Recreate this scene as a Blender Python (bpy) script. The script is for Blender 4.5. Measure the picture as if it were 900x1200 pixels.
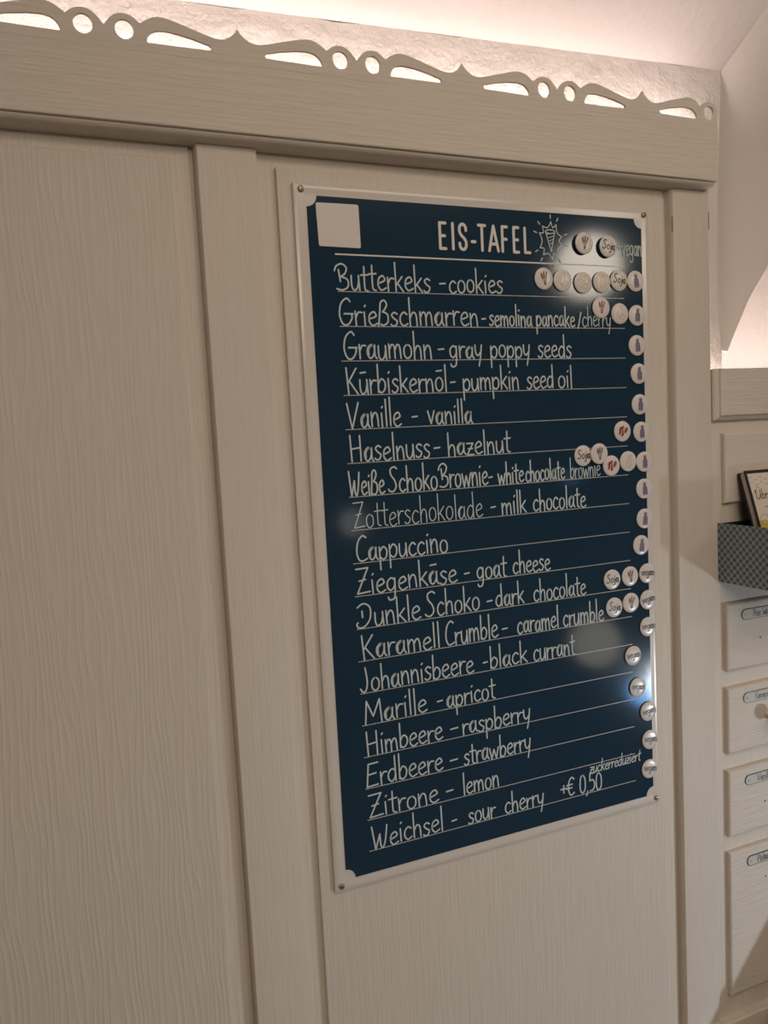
import bpy, bmesh, math, random
from mathutils import Vector, Matrix

# ------------------------------------------------------------------ scene reset
for o in list(bpy.data.objects):
    bpy.data.objects.remove(o)
S = bpy.context.scene
C = S.collection
ZB = 0.9            # height of the menu board's lower edge above the floor
random.seed(7)

# ------------------------------------------------------------------ camera
cam_d = bpy.data.cameras.new('camera')
cam = bpy.data.objects.new('camera', cam_d)
C.objects.link(cam)
R_ = Vector((0.91957685, -0.38946557, -0.05191322))
U_ = Vector((0.08309832, 0.06364422, 0.99450695))
F_ = Vector((0.38402224, 0.91883948, -0.09088968))
m = Matrix((R_, U_, -F_)).transposed().to_4x4()
m.translation = Vector((-0.33073859, -1.04870983, 0.65069999 + ZB))
cam.matrix_world = m
cam_d.sensor_fit = 'HORIZONTAL'
cam_d.sensor_width = 36.0
cam_d.lens = 930.427 / 900 * 36.0
cam_d.clip_start = 0.02
S.camera = cam

# ------------------------------------------------------------------ world, lights, exposure
S.view_settings.view_transform = 'Standard'
S.view_settings.look = 'None'
S.view_settings.gamma = 1
S.view_settings.use_curve_mapping = False
S.view_settings.exposure = 0.0
W = bpy.data.worlds.new('world'); S.world = W
W.use_nodes = True
W.node_tree.nodes['Background'].inputs[0].default_value = (1.0, 0.80, 0.62, 1)
W.node_tree.nodes['Background'].inputs[1].default_value = 0.02


def area(name, loc, aim, sx, sy, power, col, spread=180):
    d = bpy.data.lights.new(name, 'AREA'); d.shape = 'RECTANGLE'
    d.size = sx; d.size_y = sy; d.energy = power; d.color = col
    d.spread = math.radians(spread)
    o = bpy.data.objects.new(name, d); C.objects.link(o)
    o.location = (loc[0], loc[1], loc[2] + ZB)
    v = Vector(aim) - Vector(loc)
    o.rotation_euler = v.to_track_quat('-Z', 'X' if abs(v.x) > abs(v.z) and abs(v.x) > abs(v.y) else 'Y').to_euler()
    return o


def point(name, loc, r, power, col):
    d = bpy.data.lights.new(name, 'POINT'); d.shadow_soft_size = r
    d.energy = power; d.color = col
    o = bpy.data.objects.new(name, d); C.objects.link(o)
    o.location = (loc[0], loc[1], loc[2] + ZB)
    return o


WARM = (1.0, 0.85, 0.68)
# ceiling panel lamps of the shop (in front of the wall, above the customers)
area('ceiling_lamp_light', (0.50, -1.15, 1.60), (0.45, -0.75, 0.3), 1.2, 0.7, 12.5, WARM)
area('ceiling_lamp_light_second', (-0.45, -2.5, 1.60), (-0.2, -1.6, 0.0), 1.2, 1.2, 31, WARM)
# the pendant bulb whose mirror image glows on the enamel
d = bpy.data.lights.new('pendant_spot_light', 'SPOT'); d.shadow_soft_size = 0.15
d.energy = 14; d.color = (1.0, 0.89, 0.74); d.spot_size = math.radians(88); d.spot_blend = 1.0
o = bpy.data.objects.new('pendant_spot_light', d); C.objects.link(o)
o.location = (2.09, -2.09, 1.41 + ZB)
o.rotation_euler = (Vector((0.60, 0.0, -0.30)) - Vector((2.09, -2.09, 1.41))).to_track_quat('-Z', 'Y').to_euler()
# cool glow of the ice freezer low on the right; its mirror image falls beside the board
d = bpy.data.lights.new('freezer_light', 'SPOT'); d.shadow_soft_size = 0.085
d.energy = 56; d.color = (0.84, 0.93, 1.0); d.spot_size = math.radians(56); d.spot_blend = 1.0
o = bpy.data.objects.new('freezer_light', d); C.objects.link(o)
SF = Vector((2.10, -1.575, -0.475)); o.location = SF + Vector((0, 0, ZB))
o.rotation_euler = (Vector((0.68, 0.0, -0.33)) - SF).to_track_quat('-Z', 'Y').to_euler()
# small point lights added only to put glints on the enamel
point('added_glint_light', (1.67, -1.57, -0.22), 0.10, 0.9, (1.0, 0.88, 0.68))
point('added_glint_light_second', (0.84, -2.1, 0.305), 0.055, 0.22, (1.0, 0.95, 0.88))
point('added_glint_light_third', (1.60, -1.6, 0.46), 0.03, 0.05, (0.3, 0.6, 1.0))
point('added_blue_glint_light', (1.91, -1.575, -0.475), 0.055, 1.6, (0.16, 0.47, 1.0))  # added apart from the freezer light to make the blue spot on the enamel
# light strips lying on the cupboards behind their top edges
def strip(name, x0, x1, y, z, power):
    d = bpy.data.lights.new(name, 'AREA'); d.shape = 'RECTANGLE'
    d.size = x1 - x0; d.size_y = 0.02; d.energy = power; d.color = (1.0, 0.845, 0.80)
    o = bpy.data.objects.new(name, d); C.objects.link(o)
    o.location = ((x0 + x1) / 2, y, z + ZB)
    o.rotation_euler = (math.radians(180), 0, 0)
strip('light_strip_light', -1.35, 0.838, 0.106, 1.1765, 2.2)
strip('light_strip_light_second', 0.915, 2.2, 0.225, 0.715, 2.1)
strip('light_strip_light_third', 0.76, 0.89, 0.118, 0.715, 0.10)

# ------------------------------------------------------------------ materials
def mat(name, col, rough=0.6, spec=0.5, metal=0.0, coat=0.0, emit=None, estr=0.0):
    M = bpy.data.materials.new(name); M.use_nodes = True
    b = M.node_tree.nodes['Principled BSDF']
    b.inputs['Base Color'].default_value = (*col, 1)
    b.inputs['Roughness'].default_value = rough
    b.inputs['Specular IOR Level'].default_value = spec
    b.inputs['Metallic'].default_value = metal
    b.inputs['Coat Weight'].default_value = coat
    if emit:
        b.inputs['Emission Color'].default_value = (*emit, 1)
        b.inputs['Emission Strength'].default_value = estr
    return M


def nt(M):
    n = M.node_tree
    return n, n.nodes, n.links, n.nodes['Principled BSDF']


def grain_wood(name, axis, cathedral=False, strength=0.5, seed=0.0):
    """painted open-pored ash: embossed long fibres along axis ('x' or 'z')"""
    M = mat(name, (0.72, 0.655, 0.59), 0.5, 0.3)
    n, N, L, B = nt(M)
    geo = N.new('ShaderNodeNewGeometry')
    mp = N.new('ShaderNodeMapping')
    mp.inputs['Location'].default_value = (seed, 0, seed * 2.3)
    mp.inputs['Scale'].default_value = (1, 1, 0.03) if axis == 'z' else (0.05, 1, 1)
    L.new(geo.outputs['Position'], mp.inputs['Vector'])
    n1 = N.new('ShaderNodeTexNoise'); n1.inputs['Scale'].default_value = 330; n1.inputs['Detail'].default_value = 4
    L.new(mp.outputs['Vector'], n1.inputs['Vector'])
    # broad year rings
    mp2 = N.new('ShaderNodeMapping')
    mp2.inputs['Location'].default_value = (seed * 1.7, 0, seed)
    mp2.inputs['Scale'].default_value = (1, 1, 0.16) if axis == 'z' else (0.16, 1, 1)
    L.new(geo.outputs['Position'], mp2.inputs['Vector'])
    wv = N.new('ShaderNodeTexWave'); wv.wave_type = 'BANDS'
    wv.bands_direction = 'X' if axis == 'z' else 'Z'
    wv.inputs['Scale'].default_value = 36 if cathedral else 24
    wv.inputs['Distortion'].default_value = 22 if cathedral else 3.5
    wv.inputs['Detail'].default_value = 2.5
    wv.inputs['Detail Scale'].default_value = 0.55 if cathedral else 0.8
    L.new(mp2.outputs['Vector'], wv.inputs['Vector'])
    mul = N.new('ShaderNodeMath'); mul.operation = 'MULTIPLY_ADD'
    mul.inputs[1].default_value = 1.5 if cathedral else 0.14
    pw = N.new('ShaderNodeMath'); pw.operation = 'POWER'; pw.inputs[1].default_value = 3.0 if cathedral else 1.0
    L.new(wv.outputs['Fac'], pw.inputs[0])
    pm = N.new('ShaderNodeMath'); pm.operation = 'MULTIPLY'
    L.new(pw.outputs[0], pm.inputs[0]); L.new(n1.outputs['Fac'], pm.inputs[1])
    L.new(pm.outputs[0], mul.inputs[0]); L.new(n1.outputs['Fac'], mul.inputs[2])
    bp = N.new('ShaderNodeBump'); bp.inputs['Strength'].default_value = strength
    bp.inputs['Distance'].default_value = 0.0016
    L.new(mul.outputs[0], bp.inputs['Height'])
    L.new(bp.outputs['Normal'], B.inputs['Normal'])
    # paint lies a little thinner on the fibres
    rmp = N.new('ShaderNodeValToRGB')
    rmp.color_ramp.elements[0].position = 0.38; rmp.color_ramp.elements[0].color = (0.69, 0.625, 0.558, 1)
    rmp.color_ramp.elements[1].position = 0.62; rmp.color_ramp.elements[1].color = (0.725, 0.66, 0.595, 1)
    L.new(n1.outputs['Fac'], rmp.inputs['Fac'])
    if cathedral:
        mx = N.new('ShaderNodeMath'); mx.operation = 'MULTIPLY_ADD'; mx.inputs[1].default_value = 0.16; mx.inputs[2].default_value = -0.06
        L.new(pm.outputs[0], mx.inputs[0])
        ad = N.new('ShaderNodeMath'); ad.operation = 'ADD'
        L.new(n1.outputs['Fac'], ad.inputs[0]); L.new(mx.outputs[0], ad.inputs[1]); L.new(ad.outputs[0], rmp.inputs['Fac'])
    L.new(rmp.outputs['Color'], B.inputs['Base Color'])
    return M


def plaster(name, col, strength, scale=38):
    M = mat(name, col, 0.85, 0.2)
    n, N, L, B = nt(M)
    geo = N.new('ShaderNodeNewGeometry')
    n1 = N.new('ShaderNodeTexNoise'); n1.inputs['Scale'].default_value = scale; n1.inputs['Detail'].default_value = 6
    n1.inputs['Roughness'].default_value = 0.62
    n2 = N.new('ShaderNodeTexNoise'); n2.inputs['Scale'].default_value = scale / 7; n2.inputs['Detail'].default_value = 2
    L.new(geo.outputs['Position'], n1.inputs['Vector']); L.new(geo.outputs['Position'], n2.inputs['Vector'])
    ad = N.new('ShaderNodeMath'); ad.operation = 'MULTIPLY_ADD'; ad.inputs[1].default_value = 2.0
    L.new(n2.outputs['Fac'], ad.inputs[0]); L.new(n1.outputs['Fac'], ad.inputs[2])
    bp = N.new('ShaderNodeBump'); bp.inputs['Strength'].default_value = strength; bp.inputs['Distance'].default_value = 0.008
    L.new(ad.outputs[0], bp.inputs['Height']); L.new(bp.outputs['Normal'], B.inputs['Normal'])
    return M


WV = grain_wood('painted_wood_upright', 'z', False, 0.5)
WC = grain_wood('painted_wood_cathedral', 'z', True, 0.30, 0.37)
WH = grain_wood('painted_wood_level', 'x', False, 0.65)
PAINT = mat('smooth_cream_paint', (0.72, 0.655, 0.58), 0.5, 0.3)
PL = plaster('rough_plaster', (0.80, 0.735, 0.70), 0.8)
PLS = plaster('smooth_plaster', (0.80, 0.735, 0.70), 0.22, 60)
TILE = plaster('floor_screed', (0.16, 0.13, 0.10), 0.1)
ROOMW = plaster('room_plaster', (0.34, 0.30, 0.26), 0.2)
ENW = mat('white_enamel', (0.72, 0.67, 0.63), 0.2, 0.5)
BLUE = mat('blue_enamel', (0.014, 0.040, 0.073), 0.085, 0.5)
INK = mat('white_chalk_pen', (0.60, 0.67, 0.69), 0.7, 0.2)
PRINTW = mat('white_print', (0.76, 0.72, 0.68), 0.35, 0.4)
STEEL = mat('aged_steel', (0.42, 0.36, 0.29), 0.38, 0.5, 0.75)
DARK = mat('dark_recess', (0.03, 0.025, 0.02), 0.6)
DOME = mat('white_button', (0.76, 0.71, 0.69), 0.22, 0.4)
BACKM = mat('dark_magnet', (0.02, 0.02, 0.022), 0.5)
BROWN = mat('brown_print', (0.16, 0.075, 0.04), 0.4)
PURP = mat('purple_print', (0.27, 0.22, 0.33), 0.4)
PURPD = mat('dark_purple_print', (0.13, 0.10, 0.17), 0.4)
BLK = mat('black_print', (0.035, 0.03, 0.03), 0.4)
GREY = mat('grey_print', (0.14, 0.13, 0.14), 0.4)
OCHRE = mat('ochre_print', (0.62, 0.42, 0.17), 0.4)
RED = mat('red_print', (0.33, 0.06, 0.05), 0.4)
NUT = mat('nut_print', (0.27, 0.13, 0.07), 0.4)
PLATE = mat('tag_metal', (0.58, 0.56, 0.54), 0.5, 0.3, 0.0)
KNOB = mat('pale_knob', (0.62, 0.50, 0.44), 0.35, 0.5)
STICK = mat('white_sticker', (0.74, 0.69, 0.66), 0.4, 0.4)
BOXIN = mat('black_card', (0.014, 0.013, 0.014), 0.7)
PAPER = mat('page_paper', (0.72, 0.68, 0.64), 0.7)
COVER = mat('cream_cover', (0.75, 0.66, 0.57), 0.4)
YEL = mat('yellow_print', (0.62, 0.44, 0.08), 0.4)
PINK = mat('salmon_print', (0.50, 0.22, 0.14), 0.4)
LILAC = mat('lilac_print', (0.52, 0.47, 0.52), 0.4)
CHK = mat('pale_check_print', (0.55, 0.52, 0.52), 0.4)
STRIPM = mat('led_strip_plastic', (0.8, 0.75, 0.7), 0.5)


def box_pattern():
    M = mat('grey_lattice_card', (0.2, 0.22, 0.22), 0.55)
    n, N, L, B = nt(M)
    geo = N.new('ShaderNodeNewGeometry')
    mp = N.new('ShaderNodeMapping'); mp.vector_type = 'POINT'
    sep = N.new('ShaderNodeSeparateXYZ'); com = N.new('ShaderNodeCombineXYZ')
    L.new(geo.outputs['Position'], sep.inputs[0])
    ax = N.new('ShaderNodeMath'); ax.operation = 'ADD'
    L.new(sep.outputs['X'], ax.inputs[0]); L.new(sep.outputs['Y'], ax.inputs[1])
    L.new(ax.outputs[0], com.inputs[0]); L.new(sep.outputs['Z'], com.inputs[1])
    mp.inputs['Rotation'].default_value = (0, 0, math.radians(45))
    L.new(com.outputs[0], mp.inputs['Vector'])
    v = N.new('ShaderNodeTexVoronoi'); v.voronoi_dimensions = '2D'; v.feature = 'F1'
    v.inputs['Randomness'].default_value = 0; v.inputs['Scale'].default_value = 104
    L.new(mp.outputs['Vector'], v.inputs['Vector'])
    r = N.new('ShaderNodeValToRGB')
    r.color_ramp.elements[0].position = 0.36; r.color_ramp.elements[0].color = (0.105, 0.145, 0.165, 1)
    r.color_ramp.elements[1].position = 0.44; r.color_ramp.elements[1].color = (0.33, 0.39, 0.41, 1)
    L.new(v.outputs['Distance'], r.inputs['Fac']); L.new(r.outputs['Color'], B.inputs['Base Color'])
    return M
LATT = box_pattern()

# ------------------------------------------------------------------ mesh helpers
class MB:
    """collects verts/faces (board coordinates; z gets ZB added) -> ONE mesh object"""
    def __init__(s): s.v = []; s.f = []; s.mi = []; s.mats = []
    def _m(s, M):
        if M not in s.mats: s.mats.append(M)
        return s.mats.index(M)
    def add(s, vs, fs, M):
        o = len(s.v); k = s._m(M)
        s.v += [tuple(p) for p in vs]
        for f in fs: s.f.append([i + o for i in f]); s.mi.append(k)
    def box(s, x0, x1, y0, y1, z0, z1, M):
        vs = [(x, y, z) for x in (x0, x1) for y in (y0, y1) for z in (z0, z1)]
        s.add(vs, [(0, 1, 3, 2), (4, 6, 7, 5), (0, 4, 5, 1), (2, 3, 7, 6), (0, 2, 6, 4), (1, 5, 7, 3)], M)
    def raised(s, x0, x1, z0, z1, yb, yf, c, M, cs=None):
        """slab lying on yb, front at yf, with chamfers c on the four front edges"""
        cs = cs if cs is not None else c
        ym = yf + cs
        def ring(d, y): return [(x0 + d, y, z0 + d), (x1 - d, y, z0 + d), (x1 - d, y, z1 - d), (x0 + d, y, z1 - d)]
        vs = ring(0, yb) + ring(0, ym) + ring(c * 0.35, yf + cs * 0.3) + ring(c, yf)
        fs = [(3, 2, 1, 0)]
        for k in range(3):
            a = 4 * k
            for i in range(4):
                j = (i + 1) % 4
                fs.append((a + i, a + j, a + 4 + j, a + 4 + i))
        fs.append((12, 13, 14, 15))
        s.add(vs, fs, M)
    def extr_x(s, prof, x0, x1, M):
        """closed (y,z) profile swept along x"""
        n = len(prof)
        vs = [(x0, y, z) for y, z in prof] + [(x1, y, z) for y, z in prof]
        fs = [tuple(range(n))[::-1], tuple(range(n, 2 * n))]
        for i in range(n): fs.append((i, (i + 1) % n, n + (i + 1) % n, n + i))
        s.add(vs, fs, M)
    def extr_z(s, prof, z0, z1, M):
        """closed (x,y) profile swept along z"""
        n = len(prof)
        vs = [(x, y, z0) for x, y in prof] + [(x, y, z1) for x, y in prof]
        fs = [tuple(range(n))[::-1], tuple(range(n, 2 * n))]
        for i in range(n): fs.append((i, (i + 1) % n, n + (i + 1) % n, n + i))
        s.add(vs, fs, M)
    def poly(s, pts, y, M, th=0.0004):
        """flat print: (x,z) outline with its front at y"""
        n = len(pts)
        vs = [(x, y, z) for x, z in pts] + [(x, y + th, z) for x, z in pts]
        fs = [tuple(range(n))]
        for i in range(n): fs.append((i, (i + 1) % n, n + (i + 1) % n, n + i))
        s.add(vs, fs, M)
    def ribbon(s, pts, r, y, M, cap=True, th=0.0004):
        s.k = (getattr(s, 'k', 0) + 1) % 12; y = y - s.k * 1.5e-5
        """pen stroke of half width r along (x,z) points on a plane facing -y"""
        P = [Vector((p[0], p[1])) for p in pts]
        Q = [P[0]]
        for p in P[1:]:
            if (p - Q[-1]).length > 1e-5: Q.append(p)
        if len(Q) < 2:
            a = [(Q[0].x + r * math.cos(t * math.pi / 4), Q[0].y + r * math.sin(t * math.pi / 4)) for t in range(8)]
            s.poly(a, y, M, th); return
        L_ = []; R__ = []
        for i, p in enumerate(Q):
            d0 = (p - Q[i - 1]).normalized() if i > 0 else None
            d1 = (Q[i + 1] - p).normalized() if i < len(Q) - 1 else None
            d = (d0 + d1) if d0 and d1 else (d0 or d1)
            if d.length < 1e-4: d = d1
            d = d.normalized(); nrm = Vector((-d.y, d.x))
            k = 1.0
            if d0 and d1: k = min(1.6, 1.0 / max(0.5, nrm.dot(Vector((-d1.y, d1.x)))))
            L_.append(p + nrm * r * k); R__.append(p - nrm * r * k)
        out = []
        def capf(c, d):
            a0 = math.atan2(d.y, d.x)
            return [c + Vector((math.cos(a0 + t), math.sin(a0 + t))) * r for t in (-0.9, -0.3, 0.3, 0.9)]
        e = capf(Q[-1], Q[-1] - Q[-2]); b = capf(Q[0], Q[0] - Q[1])
        n = len(Q)
        vs = [(p.x, y, p.y) for p in L_] + [(p.x, y, p.y) for p in R__]
        fs = [(i, n + i, n + i + 1, i + 1) for i in range(n - 1)]
        if cap:
            o = 2 * n
            vs += [(p.x, y, p.y) for p in e] + [(p.x, y, p.y) for p in b]
            fs.append((n - 1, 2 * n - 1, o, o + 1, o + 2, o + 3))
            fs.append((n, 0, o + 4, o + 5, o + 6, o + 7))
        s.add(vs, fs, M)
    def lathe(s, prof, c, ax, M, n=24):
        """profile (radius, offset) turned round axis ax ('y' = towards -y, or 'z') at c"""
        vs = []; fs = []
        for r, h in prof:
            for i in range(n):
                a = 2 * math.pi * i / n
                if ax == 'y': vs.append((c[0] + r * math.cos(a), c[1] - h, c[2] + r * math.sin(a)))
                else: vs.append((c[0] + r * math.cos(a), c[1] + r * math.sin(a), c[2] + h))
        for k in range(len(prof) - 1):
            for i in range(n):
                j = (i + 1) % n
                fs.append((k * n + i, k * n + j, (k + 1) * n + j, (k + 1) * n + i))
        fs.append(tuple(range((len(prof) - 1) * n, len(prof) * n)))
        fs.append(tuple(range(n))[::-1])
        s.add(vs, fs, M)
    def build(s, name, parent=None, smooth=False, origin=None, raw=False):
        """origin: board coordinates of the object's (or its thing's) base"""
        me = bpy.data.meshes.new(name)
        og = origin
        if og is None: og = tuple(parent['_o']) if parent is not None and '_o' in parent else (0, 0, 0)
        if raw: og = (0, 0, 0)
        me.from_pydata([(x - og[0], y - og[1], z - og[2]) for x, y, z in s.v], [], s.f)
        for M in s.mats: me.materials.append(M)
        for p, k in zip(me.polygons, s.mi): p.material_index = k
        b = bmesh.new(); b.from_mesh(me)
        bmesh.ops.recalc_face_normals(b, faces=b.faces)
        b.to_mesh(me); b.free()
        if smooth:
            for p in me.polygons: p.use_smooth = True
            me.set_sharp_from_angle(angle=math.radians(38))
        o = bpy.data.objects.new(name, me); C.objects.link(o)
        if parent is not None:
            o.parent = parent
            if '_o' in parent: o['_o'] = parent['_o']
        else:
            o.location = (og[0], og[1], og[2] + ZB)
            o['_o'] = og
        return o


def thing(name, label, cat, loc, group=None):
    o = bpy.data.objects.new(name, None); C.objects.link(o)
    o.empty_display_size = 0.05
    o.location = (loc[0], loc[1], loc[2] + ZB); o['_o'] = loc
    o['label'] = label; o['category'] = cat
    if group: o['group'] = group
    return o


def tag(o, label, cat, group=None):
    o['label'] = label; o['category'] = cat
    if group: o['group'] = group
    return o


def struct(o, label=None):
    o['kind'] = 'structure'
    return o


def cr(pts, k=5):
    """Catmull-Rom through the points"""
    if len(pts) < 3: return list(pts)
    P = [pts[0]] + list(pts) + [pts[-1]]
    if pts[0] == pts[-1]: P[0] = pts[-2]; P[-1] = pts[1]
    out = []
    for i in range(1, len(P) - 2):
        p0, p1, p2, p3 = P[i - 1], P[i], P[i + 1], P[i + 2]
        for t in range(k):
            u = t / k
            out.append(tuple(0.5 * (2 * p1[a] + (p2[a] - p0[a]) * u + (2 * p0[a] - 5 * p1[a] + 4 * p2[a] - p3[a]) * u * u
                             + (3 * p1[a] - p0[a] - 3 * p2[a] + p3[a]) * u ** 3) for a in (0, 1)))
    out.append(tuple(pts[-1]))
    return out


# ------------------------------------------------------------------ single-stroke handwriting
# glyph: (advance, [strokes]); a stroke starting with 's' is smoothed, 'l' stays straight. cap height 1, x height .5
H = {
 'a': (.42, [('s', (.32, .40), (.2, .5), (.06, .36), (.06, .14), (.17, .02), (.29, .16), (.32, .40), (.22, .47), (.1, .34), (.1, .14)), ('s', (.33, .48), (.33, .14), (.40, .01))]),
 'b': (.40, [('l', (.06, 1.0), (.07, .02)), ('s', (.07, .30), (.2, .49), (.34, .36), (.32, .12), (.18, .0), (.07, .10))]),
 'c': (.36, [('s', (.31, .42), (.2, .5), (.07, .36), (.06, .14), (.18, .0), (.33, .08))]),
 'd': (.42, [('s', (.32, .40), (.2, .5), (.06, .34), (.06, .12), (.18, .0), (.30, .14), (.33, .36)), ('l', (.31, 1.0), (.34, .0))]),
 'e': (.38, [('s', (.06, .24), (.20, .28), (.32, .36), (.24, .5), (.09, .40), (.06, .16), (.18, .0), (.36, .08))]),
 'g': (.42, [('s', (.32, .42), (.2, .5), (.06, .36), (.07, .14), (.18, .04), (.31, .18), (.33, .44)), ('s', (.33, .48), (.33, .0), (.28, -.28), (.12, -.32), (.07, -.22))]),
 'h': (.40, [('l', (.05, 1.0), (.07, .0)), ('s', (.07, .28), (.18, .48), (.30, .40), (.33, .0))]),
 'i': (.18, [('l', (.07, .5), (.09, .0)), ('l', (.09, .70), (.12, .74))]),
 'j': (.20, [('s', (.12, .5), (.13, .0), (.08, -.28), (-.06, -.30)), ('l', (.12, .70), (.15, .73))]),
 'k': (.38, [('l', (.05, 1.0), (.07, .0)), ('l', (.32, .52), (.08, .22)), ('l', (.13, .29), (.35, .0))]),
 'l': (.17, [('l', (.07, 1.0), (.09, .0))]),
 'm': (.58, [('l', (.05, .5), (.07, .0)), ('s', (.07, .30), (.16, .48), (.26, .40), (.28, .0)), ('s', (.28, .30), (.38, .48), (.47, .40), (.51, .0))]),
 'n': (.40, [('l', (.05, .5), (.07, .0)), ('s', (.07, .28), (.18, .48), (.29, .40), (.33, .0))]),
 'o': (.40, [('s', (.20, .5), (.07, .38), (.07, .12), (.19, .0), (.33, .12), (.33, .38), (.20, .5))]),
 'p': (.40, [('l', (.05, .5), (.07, -.36)), ('s', (.07, .34), (.2, .5), (.33, .38), (.32, .14), (.2, .02), (.07, .12))]),
 'r': (.30, [('l', (.05, .5), (.07, .0)), ('s', (.07, .28), (.16, .46), (.29, .46))]),
 's': (.33, [('s', (.28, .44), (.17, .5), (.07, .40), (.16, .27), (.27, .18), (.22, .03), (.10, .0), (.04, .06))]),
 't': (.30, [('s', (.14, .86), (.14, .2), (.17, .04), (.27, .0)), ('l', (.01, .56), (.29, .58))]),
 'u': (.40, [('s', (.05, .5), (.06, .14), (.15, .0), (.27, .10), (.32, .32)), ('l', (.32, .5), (.35, .0))]),
 'v': (.36, [('l', (.03, .5), (.17, .0)), ('l', (.17, .0), (.32, .5))]),
 'w': (.54, [('l', (.03, .5), (.14, .0)), ('l', (.14, .0), (.26, .42)), ('l', (.26, .42), (.38, .0)), ('l', (.38, .0), (.50, .5))]),
 'y': (.38, [('s', (.04, .5), (.06, .2), (.16, .08), (.29, .22)), ('s', (.33, .5), (.28, .05), (.2, -.34))]),
 'z': (.36, [('l', (.04, .48), (.31, .48)), ('l', (.31, .48), (.05, .02)), ('l', (.05, .02), (.34, .02)), ('l', (.10, .26), (.28, .27))]),
 'ß': (.44, [('s', (.02, -.02), (.08, .5), (.12, .84), (.26, .92), (.34, .76), (.24, .56), (.18, .5)), ('s', (.18, .5), (.36, .40), (.36, .12), (.2, .0), (.1, .04))]),
 'ü': (.40, [('s', (.05, .5), (.06, .14), (.15, .0), (.27, .10), (.32, .32)), ('l', (.32, .5), (.35, .0)), ('l', (.08, .74), (.28, .76))]),
 'ö': (.40, [('s', (.20, .5), (.07, .38), (.07, .12), (.19, .0), (.33, .12), (.33, .38), (.20, .5)), ('l', (.10, .74), (.32, .76))]),
 'ä': (.42, [('s', (.32, .40), (.2, .5), (.06, .36), (.06, .14), (.17, .02), (.29, .16), (.32, .40), (.22, .47), (.1, .34), (.1, .14)), ('s', (.33, .48), (.33, .14), (.40, .01)), ('l', (.10, .74), (.32, .76))]),
 'B': (.58, [('s', (.02, .74), (.10, .92), (.30, 1.0), (.46, .86), (.40, .64), (.24, .52)), ('s', (.24, .52), (.48, .42), (.50, .16), (.30, .02), (.08, .06)), ('l', (.17, .78), (.22, .34))]),
 'C': (.48, [('s', (.44, .92), (.30, 1.0), (.12, .78), (.06, .36), (.14, .06), (.28, .0), (.46, .08))]),
 'D': (.62, [('s', (.06, .84), (.28, .98), (.50, .80), (.50, .36), (.32, .06), (.10, .0), (.02, .14), (.06, .22)), ('l', (.22, .68), (.23, .42))]),
 'E': (.50, [('l', (.46, .98), (.10, .96)), ('l', (.10, .96), (.02, .02)), ('l', (.02, .02), (.44, .06)), ('l', (.07, .52), (.38, .55))]),
 'G': (.58, [('s', (.46, .88), (.34, 1.0), (.14, .80), (.07, .38), (.18, .04), (.36, .02), (.50, .24), (.50, .40)), ('l', (.24, .42), (.55, .42))]),
 'H': (.56, [('l', (.06, 1.0), (.10, .0)), ('l', (.44, .98), (.46, .0)), ('l', (.10, .48), (.45, .52))]),
 'J': (.40, [('s', (.22, .96), (.28, .40), (.22, .06), (.10, .0), (.0, .14))]),
 'K': (.50, [('l', (.04, 1.0), (.10, .0)), ('l', (.42, .98), (.10, .44)), ('l', (.14, .50), (.46, .0))]),
 'M': (.66, [('l', (.02, .0), (.08, .96)), ('l', (.08, .96), (.30, .30)), ('l', (.30, .30), (.54, .98)), ('l', (.54, .98), (.60, .0))]),
 'P': (.48, [('l', (.07, 1.0), (.09, .0)), ('s', (.07, .98), (.30, .98), (.42, .78), (.34, .54), (.09, .46))]),
 'S': (.50, [('s', (.44, .92), (.32, 1.0), (.14, .90), (.16, .68), (.32, .46), (.38, .20), (.24, .02), (.08, .04), (.02, .12))]),
 'V': (.52, [('l', (.02, .98), (.20, .0)), ('l', (.20, .0), (.48, 1.0))]),
 'W': (.66, [('l', (.02, .98), (.14, .0)), ('l', (.14, .0), (.32, .60)), ('s', (.32, .60), (.34, .14), (.42, .0), (.52, .3), (.60, .92))]),
 'Z': (.52, [('l', (.04, .96), (.46, .98)), ('l', (.46, .98), (.06, .02)), ('l', (.06, .02), (.50, .06)), ('l', (.14, .50), (.36, .54))]),
 'Ü': (.60, [('s', (.06, .95), (.04, .3), (.18, .0), (.38, .12), (.48, .5)), ('l', (.48, .95), (.52, .0)), ('l', (.16, 1.15), (.18, 1.19)), ('l', (.38, 1.15), (.40, 1.19))]),
 '-': (.30, [('l', (.0, .36), (.30, .38))]),
 '/': (.22, [('l', (.0, -.05), (.22, .80))]),
 '+': (.40, [('l', (.02, .42), (.38, .44)), ('l', (.20, .62), (.20, .22))]),
 '€': (.52, [('s', (.48, .90), (.32, 1.0), (.14, .76), (.12, .28), (.26, .0), (.48, .12)), ('l', (.0, .58), (.36, .62)), ('l', (.0, .38), (.34, .42))]),
 '0': (.46, [('s', (.22, 1.0), (.08, .78), (.06, .24), (.20, .0), (.38, .22), (.38, .78), (.22, 1.0))]),
 '5': (.46, [('l', (.40, .98), (.10, .96)), ('l', (.10, .96), (.08, .56)), ('s', (.08, .56), (.28, .60), (.40, .38), (.32, .08), (.10, .0))]),
 ',': (.16, [('s', (.08, .06), (.06, -.1), (.0, -.2))]),
 ' ': (.30, []),
}


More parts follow.
